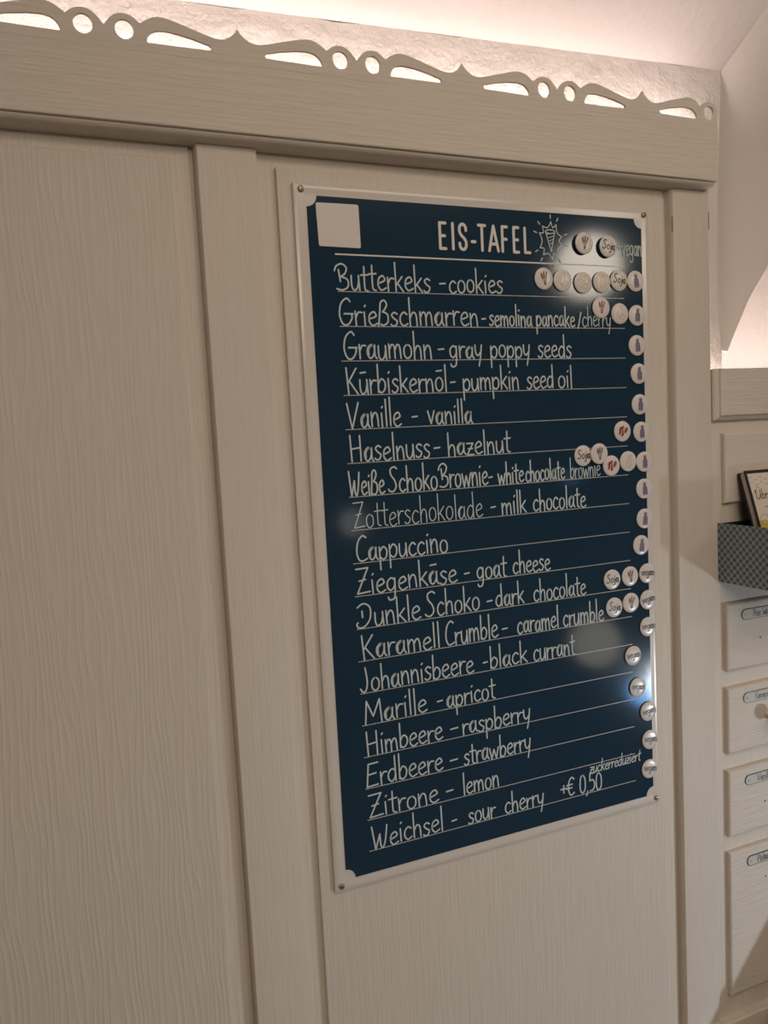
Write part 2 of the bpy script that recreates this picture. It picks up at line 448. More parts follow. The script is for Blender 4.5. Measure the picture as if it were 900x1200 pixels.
def write(mb, text, x0, x1, z, cap, r, y, M, slope=0.0, wob=0.0, lean=0.0, xh=1.0, dense=5):
    """text between x0 and x1 on base line z; cap = capital height"""
    segs = []; px = 0.0
    for ch in text:
        adv, st = H[ch]
        j = random.uniform(-1, 1) * wob; sc = 1 + random.uniform(-1, 1) * wob
        for s in st:
            pts = [(px + p[0] + lean * p[1], (p[1] * (xh if ch.islower() else 1)) * sc + j) for p in s[1:]]
            segs.append(cr(pts, dense) if s[0] == 's' else pts)
        px += adv
    lo = min(p[0] for s in segs for p in s); hi = max(p[0] for s in segs for p in s)
    k = (x1 - x0) / max(1e-6, hi - lo)
    for s in segs:
        q = []
        for a, b in s:
            X = x0 + (a - lo) * k
            q.append((X, z + b * cap + slope * (X - x0)))
        mb.ribbon(q, r, y, M)


# =================================================================== SETTING
def grid(mb, fn, us, vs, M):
    n = len(vs); P = [fn(u, v) for u in us for v in vs]; F = []
    for i in range(len(us) - 1):
        for j in range(n - 1):
            F.append((i * n + j, i * n + j + 1, (i + 1) * n + j + 1, (i + 1) * n + j))
    mb.add(P, F, M)


def lin(a, b, n): return [a + (b - a) * i / n for i in range(n + 1)]


FL = -ZB
YA = 0.14                       # plaster wall behind the tall cupboard
def crease(x): return 1.2825 + 0.0315 * x      # its uneven upper edge
XC = 0.905                      # corner right of the cupboard
CORNER = [(FL, 0.899), (0.7954, 0.899), (0.8152, 0.8945), (0.8722, 0.8890), (0.9209, 0.8885), (1.0814, 0.8935), (1.20, 0.8995), (1.33, 0.9060)]
def xc(z):                      # the corner wanders a little
    for (z0, x0), (z1, x1) in zip(CORNER, CORNER[1:]):
        if z <= z1: return x0 + (x1 - x0) * (z - z0) / (z1 - z0)
    return CORNER[-1][1]
def wall_a(u, t):
    x = -2.2 + 3.1 * u
    z = FL + (crease(x) + 0.0034 + 0.0016 * math.sin(37 * x) + 0.0012 * math.sin(91 * x) - FL) * t
    return (-2.2 + (xc(z) + 2.2) * u, YA + 0.012 * (1 - t) ** 2, z)
mb = MB()
grid(mb, wall_a, lin(0, 1, 60), [0, 0.5, 0.76, 0.8, 0.85, 0.9, 0.95, 1.0], PL)
struct(mb.build('wall_back', smooth=True))

# vault above: rises from the crease towards the room
def groin(s):                   # edge between the two vault cells, s 0..1
    return (XC + 0.12 * s + 0.55 * s * s, YA - 0.085 * s - 0.9 * s * s, crease(XC) + 0.095 * s + 0.19 * s * s)
def ceil_z(x, y):
    d = YA - y
    d = max(d, 0.0)
    return crease(min(x, XC)) + 0.31 * (1 - math.exp(-d * 2.9)) + 0.02 * d
mb = MB()
def vault(u, t):
    d = 3.53 * t * t - 0.03 if t > 0 else -0.03
    d = max(d, -0.03)
    xe = XC + 0.12 * min(1.5, max(0, d) * 1.35) + 0.35 * max(0, d - 0.1)
    x = -2.2 + (xe + 0.012 + 2.2) * u
    return (x, YA - d, ceil_z(x, YA - d))
grid(mb, vault, lin(0, 1, 40), lin(0, 1, 40), PLS)
struct(mb.build('ceiling', smooth=True))

# springer of the neighbouring vault cell, right of the corner
YB = 0.33
arch = [(0.9085, 0.152, 0.7915), (0.9395, 0.165, 0.7906), (0.9611, 0.168, 0.825), (0.9825, 0.17, 0.8592), (1.0065, 0.17, 0.9001), (1.0575, 0.17, 0.9641), (1.1554, 0.17, 1.0734), (1.2827, 0.17, 1.187), (1.4718, 0.17, 1.3119), (1.75, 0.17, 1.38), (2.3, 0.17, 1.30)]
mb = MB()
def left_edge(i):
    # the corner line from the tip up to the crease, then along the groin
    up = [0.792, 0.86, 0.95, 1.05, 1.15, 1.24, crease(XC)]
    if i < len(up): return (xc(up[i]), YA + 0.001, up[i])
    t = (i - len(up) + 1) / 6.0
    d = 1.6 * t * t + 0.25 * t
    xe = XC + 0.12 * min(1.5, d * 1.35) + 0.35 * max(0, d - 0.1)
    return (xe, YA - d, ceil_z(xe, YA - d))
NA = 12
def arch_at(s):
    k = s * (len(arch) - 1); i = min(int(k), len(arch) - 2); f = k - i
    return tuple(arch[i][a] + (arch[i + 1][a] - arch[i][a]) * f for a in range(3))
def left_at(s):
    k = s * NA; i = min(int(k), NA - 1); f = k - i
    p, q = left_edge(i), left_edge(i + 1)
    return tuple(p[a] + (q[a] - p[a]) * f for a in range(3))
def cell(s, v):
    p, q = left_at(s), arch_at(s)
    b = 0.022 * math.sin(math.pi * v) * min(1, s * 3)       # hollow of the shell
    return (p[0] + (q[0] - p[0]) * v + b * 0.4, p[1] + (q[1] - p[1]) * v + b, p[2] + (q[2] - p[2]) * v + b * 0.6)
grid(mb, cell, lin(0, 1, 48), lin(0, 1, 14), PLS)
# thickness of the arch seen from below
grid(mb, lambda s_, t: (arch_at(s_)[0] + 0.012 * t, arch_at(s_)[1] + (YB - arch_at(s_)[1]) * t, arch_at(s_)[2] - 0.002 * t), lin(0, 1, 40), [0, 0.5, 1.0], PLS)
struct(mb.build('ceiling_vault', smooth=True))
# wall under the arch
mb = MB()
grid(mb, lambda x, z: (x, YB + 0.006, z), lin(0.86, 3.0, 12), lin(FL, 1.5, 12), PLS)
grid(mb, lambda t, z: (0.898, YA + 0.001 + (YB + 0.006 - YA) * t, z), [0, 1], lin(FL, 0.80, 4), PLS)
struct(mb.build('wall_niche', smooth=True))

mb = MB(); mb.box(-2.2, 3.0, -3.4, 0.3, FL - 0.05, FL, TILE); struct(mb.build('floor'))
mb = MB(); mb.box(-2.25, -2.2, -3.4, 0.3, FL, 2.0, ROOMW); struct(mb.build('wall_left'))
mb = MB(); mb.box(3.0, 3.05, -3.4, 0.3, FL, 2.0, ROOMW); struct(mb.build('wall_right'))
mb = MB(); mb.box(-2.25, 3.05, -3.45, -3.4, FL, 2.0, ROOMW); struct(mb.build('wall_front'))
mb = MB(); mb.box(0.9, 3.05, -3.4, -0.9, 1.66, 1.70, PLS); struct(mb.build('ceiling_room'))

# =================================================================== TALL WALL CUPBOARD
ZP = -0.455                      # top of the plinth
cup = thing('wall_cupboard', 'tall cream painted built-in cupboard with grooved wood grain and fretwork crest carrying the menu', 'cupboard', (0, 0.06, FL))
XL = -1.52
# carcass behind the doors
mb = MB(); mb.box(XL, 0.728, 0.0196, 0.125, FL, 1.075, PAINT); mb.build('carcass', cup)
# doors: slab with raised field
def door(x0, x1, M, label=None, c=0.0026):
    mb = MB()
    mb.box(x0, x1, 0.0125, 0.0196, ZP, 1.05, M)
    d = mb.build('door', cup)
    f = MB(); f.raised(x0 + 0.026, x1 - 0.024, ZP + 0.03, 1.0185, 0.0125, 0.0055, c, M)
    f.build('raised_panel', d)
    if label: d['label'] = label
    return d
door(-0.814, -0.133, WC, 'plain door with arched wood grain')
dR = door(-0.046, 0.640, WV, 'door carrying the menu board', 0.001)
door(-1.50, -0.905, WV)
# upright stiles: cove on the left edge, eased right edge
def stile(x0, x1, ztop=1.045):
    cove = [(x0 - 0.012, 0.0188), (x0 - 0.006, 0.0185), (x0 - 0.0025, 0.0165), (x0 - 0.0012, 0.012), (x0 - 0.0010, 0.004), (x0, 0.0022), (x0 + 0.0012, 0.0)]
    prof = cove + [(x1 - 0.003, 0.0), (x1 - 0.0008, 0.001), (x1, 0.004), (x1, 0.0195), (x0 - 0.012, 0.0195)]
    mb = MB(); mb.extr_z(prof, ZP, ztop, WV)
    return mb.build('stile', cup, smooth=True)
stile(-0.125, -0.046)
stile(0.650, 0.729)
stile(-0.895, -0.816)
# hinge slits
for x, z0, z1, y in ((0.6505, 0.967, 0.992, 0.0006), (0.7287, 0.975, 1.004, 0.001)):
    mb = MB(); mb.box(x - 0.0007, x + 0.0006, y - 0.0012, y + 0.003, z0, z1, STEEL); mb.build('hinge', cup)
# header board with bead under it
mb = MB()
mb.extr_x([(-0.026, 1.0475), (-0.0255, 1.0460), (-0.024, 1.0455), (0.12, 1.0455), (0.12, 1.1285), (-0.026, 1.1285)], XL, 0.7235, WH)
hd = mb.build('header_board', cup)
mb = MB()
prof = [(-0.0205, 1.0455), (-0.0212, 1.0435), (-0.0195, 1.0408), (-0.015, 1.0388), (-0.008, 1.0376), (-0.002, 1.0374), (0.0195, 1.0374), (0.0195, 1.0455)]
mb.extr_x(prof, XL, 0.7205, PAINT); mb.build('bead_moulding', cup, smooth=True)

# fretwork crest: profile repeated around each spike, cut through with slots and round holes
PER = 0.3193; SP = [-0.0682 + PER * k for k in range(-5, 3)]
half_top = [(0.0, 1.1707), (0.0035, 1.1655), (0.0085, 1.1608), (0.0145, 1.1573), (0.021, 1.1555), (0.029, 1.1556), (0.040, 1.1583), (0.054, 1.1622), (0.070, 1.1666), (0.083, 1.1700), (0.090, 1.1711),
            (0.0965, 1.1711), (0.103, 1.1697), (0.109, 1.1667), (0.114, 1.1634), (0.1178, 1.1605), (0.122, 1.1640), (0.127, 1.1674), (0.132, 1.1690), (0.137, 1.1695), (0.142, 1.1688), (0.147, 1.1668), (0.152, 1.1630), (0.156, 1.1583), (0.15965, 1.1538)]
slot = [(0.0335, 1.1442), (0.0345, 1.1414), (0.0368, 1.1404), (0.1085, 1.1396), (0.1108, 1.1402), (0.1112, 1.1428), (0.1090, 1.1478), (0.1055, 1.1518), (0.1010, 1.1543), (0.0955, 1.1555), (0.089, 1.1560), (0.075, 1.1548), (0.056, 1.1516), (0.037, 1.1468), (0.0345, 1.1456)]
XE = 0.7228
top = []
for sx in SP:
    L_ = [(sx - u, z) for u, z in half_top[::-1]]
    top += L_[(1 if top else 0):] + [(sx + u, z) for u, z in half_top[1:]]
cutx = SP[-1] + 0.1479
top = [p for p in top if p[0] <= cutx]
top += [(XE - 0.002, 1.1635), (XE - 0.0003, 1.159), (XE, 1.153)]
x_start = top[0][0]
outer = [(x_start, 1.1288), *top, (XE, 1.1288)]
cu = bpy.data.curves.new('fret', 'CURVE'); cu.dimensions = '2D'; cu.fill_mode = 'BOTH'; cu.extrude = 0.002; cu.resolution_u = 1
def spl(pts):
    s = cu.splines.new('POLY'); s.points.add(len(pts) - 1); s.use_cyclic_u = True
    for p, q in zip(s.points, pts): p.co = (q[0], q[1], 0, 1)
spl(outer)
for sx in SP:
    for sg in (-1, 1):
        pts = [(sx + sg * u, z) for u, z in slot]
        if min(p[0] for p in pts) > x_start + 0.002 and max(p[0] for p in pts) < XE - 0.002: spl(pts)
        c = (sx + sg * 0.1365, 1.1514)
        if c[0] - 0.012 > x_start and c[0] + 0.0115 < XE:
            spl([(c[0] + 0.0108 * math.cos(a * math.pi / 14), c[1] + 0.0114 * math.sin(a * math.pi / 14)) for a in range(28)])
co = bpy.data.objects.new('fret', cu); C.objects.link(co)
bpy.context.view_layer.update()
me = bpy.data.meshes.new_from_object(co.evaluated_get(bpy.context.evaluated_depsgraph_get()))
bpy.data.objects.remove(co)
og = cup['_o']
for v in me.vertices:
    x, z, t = v.co
    v.co = (x - og[0], -0.0238 + t - og[1], z - og[2])
me.materials.clear(); me.materials.append(WH)
me.name = 'fretwork_crest'
fr = bpy.data.objects.new('fretwork_crest', me); C.objects.link(fr); fr.parent = cup
bm = bmesh.new(); bm.from_mesh(me); bmesh.ops.recalc_face_normals(bm, faces=bm.faces); bm.to_mesh(me); bm.free()
# top rail that the crest stands on, and the light strip behind
tp = MB(); tp.box(XL, 0.7235, -0.014, 0.125, 1.1285, 1.1290, PAINT); tp.box(0.7235, 0.84, 0.095, 0.125, 1.10, 1.1290, PAINT); tp.build('top_board', cup)
mb = MB(); mb.box(-1.35, 0.838, 0.096, 0.116, 1.129, 1.1755, STRIPM)
o = mb.build('light_strip', origin=(0, 0.10, 1.129)); tag(o, 'slim light strip lying behind the fretwork crest', 'light')

# plinth along the foot of cupboard and drawers
mb = MB()
mb.extr_x([(-0.0105, FL), (-0.0105, ZP - 0.003), (-0.008, ZP), (0.013, ZP), (0.013, FL)], XL, 0.7285, PAINT); mb.build('plinth', cup)

# =================================================================== DRAWER CABINET
YF = 0.006
cab = thing('drawer_cabinet', 'low cream painted cabinet of small labelled drawers right of the menu cupboard', 'cabinet', (1.1, 0.06, FL))
XR = 1.75
mb = MB(); mb.box(0.7295, XR, YF, 0.10, ZP, 0.735, WV); mb.box(0.90, XR, 0.10, YB, 0.66, 0.70, PAINT); mb.box(0.7295, 0.90, 0.10, YA, 0.66, 0.70, PAINT); mb.build('face_frame', cab)
mb = MB(); mb.extr_x([(-0.0105, FL), (-0.0105, ZP - 0.003), (-0.008, ZP), (0.013, ZP), (0.013, FL)], 0.7295, XR, PAINT); mb.build('plinth', cab)
mb = MB()
# top board: chamfered frame edge and raised field
x0, x1, z0, z1 = 0.7315, XR, 0.6525, 0.7415
def rg(dx, db, y): return [(x0 + dx, y, z0 + db), (x1 - dx, y, z0 + db), (x1 - dx, y, z1), (x0 + dx, y, z1)]
vs = rg(0, 0, YF) + rg(0, 0.0, 0.000) + rg(0.003, 0.003, -0.003) + rg(0.0085, 0.007, -0.006) + rg(0.0095, 0.0088, -0.009) + rg(0.0105, 0.0098, -0.0095)
fs = [(3, 2, 1, 0)]
for k in range(5):
    for i in range(4):
        j = (i + 1) % 4; fs.append((4 * k + i, 4 * k + j, 4 * k + 4 + j, 4 * k + 4 + i))
fs.append((20, 21, 22, 23))
mb.add(vs, fs, WH); mb.build('top_board', cab)
mb = MB(); mb.raised(0.7545, 1.10, 0.5078, 0.6306, YF, -0.003, 0.0035, WH); mb.build('blank_panel', cab)

names = ['Prise Salz', 'Karamell', 'Vanille', 'Pistazie']
zs = [(0.2055, 0.328), (0.052, 0.174), (-0.104, 0.0205), (-0.412, -0.134)]
# (text left end, plate mid height, plate left end)
pls = [(0.3046, 0.7885, 0.816, 0.0095), (0.1507, 0.7905, 0.8195, 0.0085), (-0.0045, 0.7925, 0.822, 0.0078), (-0.160, 0.7955, 0.821, 0.0070)]
for k in range(4):
    z0, z1 = zs[k]
    mb = MB(); mb.raised(0.7545, 1.10, z0, z1, YF, -0.003, 0.0038, WH)
    d = mb.build('drawer', cab)
    zc, xl, xt, hh = pls[k]
    hh = 0.0098
    xl = xl; xr_ = xl + 0.094
    oval = []
    for i in range(13):
        a = math.pi / 2 + math.pi * i / 12; oval.append((xl + hh + hh * math.cos(a), zc + hh * math.sin(a)))
    for i in range(13):
        a = -math.pi / 2 + math.pi * i / 12; oval.append((xr_ - hh + hh * math.cos(a), zc + hh * math.sin(a)))
    mb = MB(); mb.poly(oval, -0.0042, BLK, 0.0012)
    inn = [(xl + hh + (p[0] - xl - hh) * 0.88 if p[0] < xl + hh else (p[0] - xr_ + hh) * 0.88 + xr_ - hh if p[0] > xr_ - hh else p[0], zc + (p[1] - zc) * 0.88) for p in oval]
    mb.poly(inn, -0.0046, PLATE, 0.0004)
    mb.lathe([(0.0016, 0), (0.0014, 0.0008), (0.0006, 0.0011)], (xl + 0.0085, -0.0046, zc), 'y', STEEL, 10)
    write(mb, names[k], xt, xt + (0.037, 0.040, 0.036, 0.036)[k], zc - 0.0056, 0.0128, 0.00082, -0.0049, GREY, xh=1.15)
    mb.build('name_plate', d)
    if k == 1:
        mb = MB(); c = (0.852, -0.003, 0.1105)
        mb.lathe([(0.0085, 0.0), (0.0085, 0.0015), (0.0055, 0.004), (0.0050, 0.010), (0.0070, 0.014), (0.0125, 0.017), (0.0145, 0.0215), (0.0135, 0.026), (0.009, 0.0295), (0.003, 0.031)], c, 'y', KNOB, 28)
        mb.build('knob', d, smooth=True)
    else:
        mb = MB(); hx, hz = ((0.834, 0.2575), (0.842, -0.054), (0.842, -0.2))[0 if k == 0 else k - 1]
        mb.lathe([(0.0017, 0), (0.0015, 0.0006)], (hx, -0.003, hz), 'y', DARK, 10)
        mb.build('knob_hole', d)
mb = MB(); mb.box(0.91, XR, 0.215, 0.235, 0.7005, 0.7105, STRIPM); mb.box(0.755, 0.91, 0.108, 0.128, 0.7005, 0.7105, STRIPM); mb.box(0.905, 0.92, 0.108, 0.235, 0.7005, 0.7105, STRIPM)
o = mb.build('light_strip', origin=(1.3, 0.11, 0.7005)); tag(o, 'slim light strip lying behind the drawer cabinet top', 'light')

# unseen slanted panel added just right of the frame; its edge throws the slanting shadow
ds = thing('shadow_caster', 'added cream painted slanted panel casting a shadow beside the drawers', 'shadow caster', (1.1, -0.2, FL))
mb = MB()
prof = [(0.735, -0.509), (0.985, -0.2175), (1.25, -0.17), (1.25, FL), (0.735, FL)]
vs = [(x, -0.092, z) for x, z in prof] + [(x, -0.081, z) for x, z in prof]; nq = len(prof)
mb.add(vs, [tuple(range(nq)), tuple(range(nq, 2 * nq))[::-1]] + [(i, (i + 1) % nq, nq + (i + 1) % nq, nq + i) for i in range(nq)], WV)
mb.build('caster_panel', ds)
mb = MB(); mb.box(1.00, 1.25, -0.0805, -0.012, -0.42, -0.40, WH); mb.build('caster_shelf', ds)
mb = MB(); mb.box(1.00, 1.25, -0.0805, -0.012, -0.72, -0.70, WH); mb.build('caster_shelf', ds)

# =================================================================== CARD BOX AND BOOK
bx = thing('card_box', 'open grey box with lattice pattern fixed on the drawer cabinet, holding a book', 'box', (0.82, -0.06, 0.3695))
mb = MB()
bx0, bx1, by0, by1, bz0, bz1, th = 0.7445, 0.90, -0.125, YF - 0.0005, 0.3695, 0.4735, 0.003
mb.box(bx0, bx1, by0, by1, bz0, bz0 + th, LATT)
mb.box(bx0, bx0 + th, by0, by1, bz0 + th, bz1, LATT)
mb.box(bx1 - th, bx1, by0, by1, bz0 + th, bz1, LATT)
mb.box(bx0 + th, bx1 - th, by0, by0 + th, bz0 + th, bz1, LATT)
mb.build('patterned_shell', bx)
mb = MB()
mb.box(bx0 + th, bx0 + th + 0.001, by0 + th, by1, bz0 + th, bz1 - 0.0005, BOXIN)
mb.box(bx0, bx1, by1 - 0.0, by1 + 0.0004, bz0 + 0.001, bz1 - 0.0005, BOXIN)
mb.box(bx0 + th, bx1 - th, by0 + th, by1, bz0 + th, bz0 + th + 0.001, BOXIN)
mb.build('black_lining', bx)

# book leaning back against the cabinet: local frame u right, w up the cover, n out of the cover
bk = thing('book', 'black bound cookery book with cream cover leaning in the lattice box', 'book', (0.83, -0.05, 0.3755))
bw, bh, bt = 0.112, 0.183, 0.016
top_c = Vector((0.780, -0.006, 0.559)); lean_a = math.radians(18)
wv_ = Vector((0, math.sin(lean_a), math.cos(lean_a))); uv_ = Vector((1, 0, 0)); nv_ = Vector((0, -math.cos(lean_a), math.sin(lean_a)))
org = top_c - wv_ * bh
def BK(u, n, w): return tuple(org + uv_ * u + nv_ * n + wv_ * w)
def xform(mb): mb.v = [BK(x, -y, z) for x, y, z in mb.v]; return mb
def part(name, fn, parent=bk):
    q = MB(); fn(q); xform(q); return q.build(name, parent)
part('back_cover', lambda q: q.raised(0, bw, 0, bh, 0.0, -0.0025, 0.0006, BOXIN))
part('page_block', lambda q: q.box(0.003, bw - 0.002, -0.0135, -0.0025, 0.003, bh - 0.003, PAPER))
fc = part('front_cover', lambda q: q.raised(0, bw, 0, bh, -0.0135, -0.016, 0.0006, BOXIN))
def art(q):
    y = -0.0164
    a0, a1, b0, b1 = 0.0035, bw - 0.004, 0.004, bh - 0.006
    q.poly([(a0, b0), (a1, b0), (a1, b1), (a0, b1)], y, COVER, 0.0003)
    for i in range(12):
        for j in range(4):
            if (i + j) % 2 == 0:
                xa = a0 + 0.002 + i * 0.011; za = b1 - 0.004 - (j + 1) * 0.0045
                q.poly([(xa, za), (xa + 0.0075, za), (xa + 0.0075, za + 0.0032), (xa, za + 0.0032)], y - 0.0002, CHK, 0.0001)
    write(q, 'Übrigens', 0.011, 0.075, b1 - 0.046, 0.0175, 0.0007, y - 0.0003, BLK, slope=0.0, lean=0.12)
    write(q, 'e', 0.010, 0.0135, b1 - 0.035, 0.010, 0.0005, y - 0.0003, BLK)
    q.ribbon(cr([(0.024 + 0.003 * i, b1 - 0.061 + (0.0012 if i % 2 else -0.0006)) for i in range(10)]), 0.00055, y - 0.0003, BLK)
    q.ribbon(cr([(0.045 + 0.003 * i, b1 - 0.071 + (0.0012 if i % 2 else -0.0006)) for i in range(8)]), 0.00055, y - 0.0003, BLK)
    # picture at the foot: yellow cloth, jam jar tones, plate
    zt = b1 - 0.088
    q.poly([(a0, zt - 0.030), (a0, zt + 0.004), (0.018, zt + 0.005), (0.034, zt + 0.001), (0.037, zt - 0.036), (0.02, zt - 0.034)], y - 0.0002, YEL, 0.0001)
    q.poly([(0.034, zt + 0.001), (0.044, zt + 0.006), (0.07, zt + 0.007), (0.07, zt - 0.012), (0.038, zt - 0.014)], y - 0.0002, LILAC, 0.0001)
    q.poly([(0.037, zt - 0.014), (0.052, zt - 0.012), (0.07, zt - 0.014), (0.07, zt - 0.042), (0.040, zt - 0.042)], y - 0.0002, PINK, 0.0001)
    q.poly([(a0, zt - 0.030), (0.02, zt - 0.034), (0.04, zt - 0.040), (0.07, zt - 0.044), (a1, zt - 0.044), (a1, b0), (a0, b0)], y - 0.00025, BACKM, 0.0001)
    q.poly([(a0 + 0.001, zt - 0.038), (0.012, zt - 0.037), (0.019, zt - 0.046), (0.022, zt - 0.06), (0.018, b0 + 0.004), (a0 + 0.001, b0 + 0.004)], y - 0.0004, LILAC, 0.0001)
    q.ribbon([(0.017 + 0.0105 * math.cos(t * math.pi / 12), zt + 0.005 + 0.0095 * math.sin(t * math.pi / 12)) for t in range(25)], 0.0003, y - 0.0004, GREY)
part('cover_print', art, fc)

# =================================================================== MENU BOARD
mbn = thing('menu_board', 'large blue enamel ice cream menu board with white rim and handwritten flavours', 'sign', (0.3, 0.0, 0.0))
mb = MB()
rings = [(0.0, 0.0053), (0.0, 0.0016), (0.0007, 0.0006), (0.003, -0.0001), (0.0055, -0.0005), (0.0085, -0.0005), (0.012, -0.0002), (0.0155, 0.0), (0.018, 0.0)]
vs = []; fs = []
def rrect(d, n=4, R=0.003):
    R = max(0.0005, R - d); out = []
    for cx, cz, a0 in ((0.6 - d - R, d + R, -90), (0.6 - d - R, 1 - d - R, 0), (d + R, 1 - d - R, 90), (d + R, d + R, 180)):
        for i in range(n + 1):
            a = math.radians(a0 + 90 * i / n); out.append((cx + R * math.cos(a), cz + R * math.sin(a)))
    return out
for d, y in rings: vs += [(x, y, z) for x, z in rrect(d)]
n = 20
for k in range(len(rings) - 1):
    for i in range(n): j = (i + 1) % n; fs.append((k * n + i, k * n + j, (k + 1) * n + j, (k + 1) * n + i))
fs.append(tuple(range((len(rings) - 1) * n, len(rings) * n))); fs.append(tuple(range(n))[::-1])
mb.add(vs, fs, ENW); mb.build('white_rim', mbn, smooth=True)
# blue field with hollow corners
a0, a1, b0, b1, r = 0.0178, 0.5838, 0.0168, 0.9830, 0.0148
pts = []
for cx, cz, st in ((a0, b0, 90), (a1, b0, 180), (a1, b1, 270), (a0, b1, 0)):
    for i in range(11):
        a = math.radians(st - 90 * i / 10); pts.append((cx + r * math.cos(a), cz + r * math.sin(a)))
mb = MB(); mb.poly(pts, -0.0007, BLUE, 0.0006); mb.build('blue_field', mbn)
YI = -0.0010
for x, z in ((0.0108, 0.9905), (0.5890, 0.9903), (0.5895, 0.0094), (0.0106, 0.0088)):
    mb = MB()
    mb.lathe([(0.0044, 0.0), (0.0044, 0.0016), (0.0037, 0.0026), (0.0022, 0.0031)], (x, -0.0005, z), 'y', STEEL, 18)
    mb.lathe([(0.0012, 0.0), (0.0011, 0.0003)], (x + 0.0002, -0.0036, z), 'y', DARK, 8)
    mb.build('screw', mbn, smooth=True)

# printed title, condensed block capitals
T = {
 'E': [[(0, 1), (0, 0)], [(0, 1), (1, 1)], [(0, .5), (.85, .5)], [(0, 0), (1, 0)]],
 'I': [[(0.5, 1), (0.5, 0)]],
 'S': [[(1, .76)] + [(.5 + .5 * math.cos(math.radians(t)), .80 + .20 * math.sin(math.radians(t))) for t in range(0, 181, 20)] + [(0, .74), (.06, .66), (.3, .55), (.7, .44), (.94, .34), (1, .24)]
       + [(.5 - .5 * math.cos(math.radians(t)), .20 - .20 * math.sin(math.radians(t))) for t in range(180, -1, -20)] + [(0, .24)]],
 '-': [[(0, .33), (1, .33)]],
 'T': [[(0.5, 1), (0.5, 0)], [(0, 1), (1, 1)]],
 'A': [[(0, 0), (0.5, 1)], [(0.5, 1), (1, 0)], [(.2, .28), (.8, .28)]],
 'F': [[(0, 1), (0, 0)], [(0, 1), (1, 1)], [(0, .5), (.85, .5)]],
 'L': [[(0, 1), (0, 0)], [(0, 0), (1, 0)]],
}
zb, zt, hw = 0.9192, 0.9597, 0.0022
mb = MB()
for ch, x0, x1 in (('E', 0.2150, 0.2285), ('I', 0.2345, 0.2420), ('S', 0.2470, 0.2622), ('-', 0.2675, 0.2770), ('T', 0.2790, 0.2945), ('A', 0.2965, 0.3165), ('F', 0.3195, 0.3320), ('E', 0.3395, 0.3520), ('L', 0.3590, 0.3720)):
    a, b = x0 + hw, x1 - hw
    for s in T[ch]:
        mb.ribbon([(a + p[0] * (b - a), zb + hw + p[1] * (zt - zb - 2 * hw)) for p in s], hw, YI, PRINTW)
mb.build('title_lettering', mbn)
mb = MB(); mb.box(0.0545, 0.5455, YI, -0.0007, 0.9057, 0.9078, PRINTW); mb.build('title_rule', mbn)

# dotted ruled lines
ROW = [0.8567 - 0.04745 * k for k in range(18)]
for k, z in enumerate(ROW):
    mb = MB()
    nd = 150
    for i in range(nd):
        x = 0.0552 + (0.5460 - 0.0552) * (i + 0.2) / nd
        mb.box(x, x + 0.0021, YI, -0.0007, z - 0.00058, z + 0.00058, PRINTW)
    mb.build('dotted_rule', mbn)

# handwriting: (word, left, right) per row
TXT = [
 [('Butterkeks', 0.052, 0.197), ('-', 0.213, 0.222), ('cookies', 0.229, 0.318)],
 [('Grießschmarren', 0.056, 0.273), ('-', 0.281, 0.287), ('semolina', 0.294, 0.369), ('pancake', 0.377, 0.448), ('/', 0.454, 0.460), ('cherry', 0.463, 0.517)],
 [('Graumohn', 0.060, 0.194), ('-', 0.206, 0.215), ('gray', 0.225, 0.278), ('poppy', 0.294, 0.362), ('seeds', 0.378, 0.439)],
 [('Kürbiskernöl', 0.061, 0.216), ('-', 0.224, 0.231), ('pumpkin', 0.245, 0.340), ('seed', 0.356, 0.403), ('oil', 0.414, 0.438)],
 [('Vanille', 0.059, 0.141), ('-', 0.159, 0.167), ('vanilla', 0.184, 0.258)],
 [('Haselnuss', 0.061, 0.184), ('-', 0.192, 0.201), ('hazelnut', 0.215, 0.322)],
 [('Weiße', 0.056, 0.110), ('Schoko', 0.116, 0.194), ('Brownie', 0.197, 0.280), ('-', 0.282, 0.288), ('white', 0.298, 0.344), ('chocolate', 0.348, 0.420), ('brownie', 0.431, 0.489)],
 [('Zotterschokolade', 0.060, 0.269), ('-', 0.284, 0.291), ('milk', 0.303, 0.346), ('chocolate', 0.360, 0.459)],
 [('Cappuccino', 0.062, 0.206)],
 [('Ziegenkäse', 0.059, 0.220), ('-', 0.233, 0.241), ('goat', 0.255, 0.307), ('cheese', 0.319, 0.387)],
 [('Dunkle', 0.056, 0.157), ('Schoko', 0.165, 0.256), ('-', 0.270, 0.279), ('dark', 0.286, 0.336), ('chocolate', 0.355, 0.454)],
 [('Karamell', 0.062, 0.185), ('Crumble', 0.197, 0.287), ('-', 0.295, 0.304), ('caramel', 0.323, 0.398), ('crumble', 0.409, 0.488)],
 [('Johannisbeere', 0.056, 0.242), ('-', 0.259, 0.266), ('black', 0.272, 0.338), ('currant', 0.351, 0.429)],
 [('Marille', 0.061, 0.160), ('-', 0.178, 0.186), ('apricot', 0.194, 0.278)],
 [('Himbeere', 0.061, 0.184), ('-', 0.198, 0.210), ('raspberry', 0.219, 0.339)],
 [('Erdbeere', 0.058, 0.182), ('-', 0.195, 0.207), ('strawberry', 0.219, 0.338)],
 [('Zitrone', 0.059, 0.172), ('-', 0.186, 0.197), ('lemon', 0.216, 0.277)],
 [('Weichsel', 0.061, 0.176), ('-', 0.193, 0.201), ('sour', 0.222, 0.270), ('cherry', 0.288, 0.359)],
]
YH = -0.0014
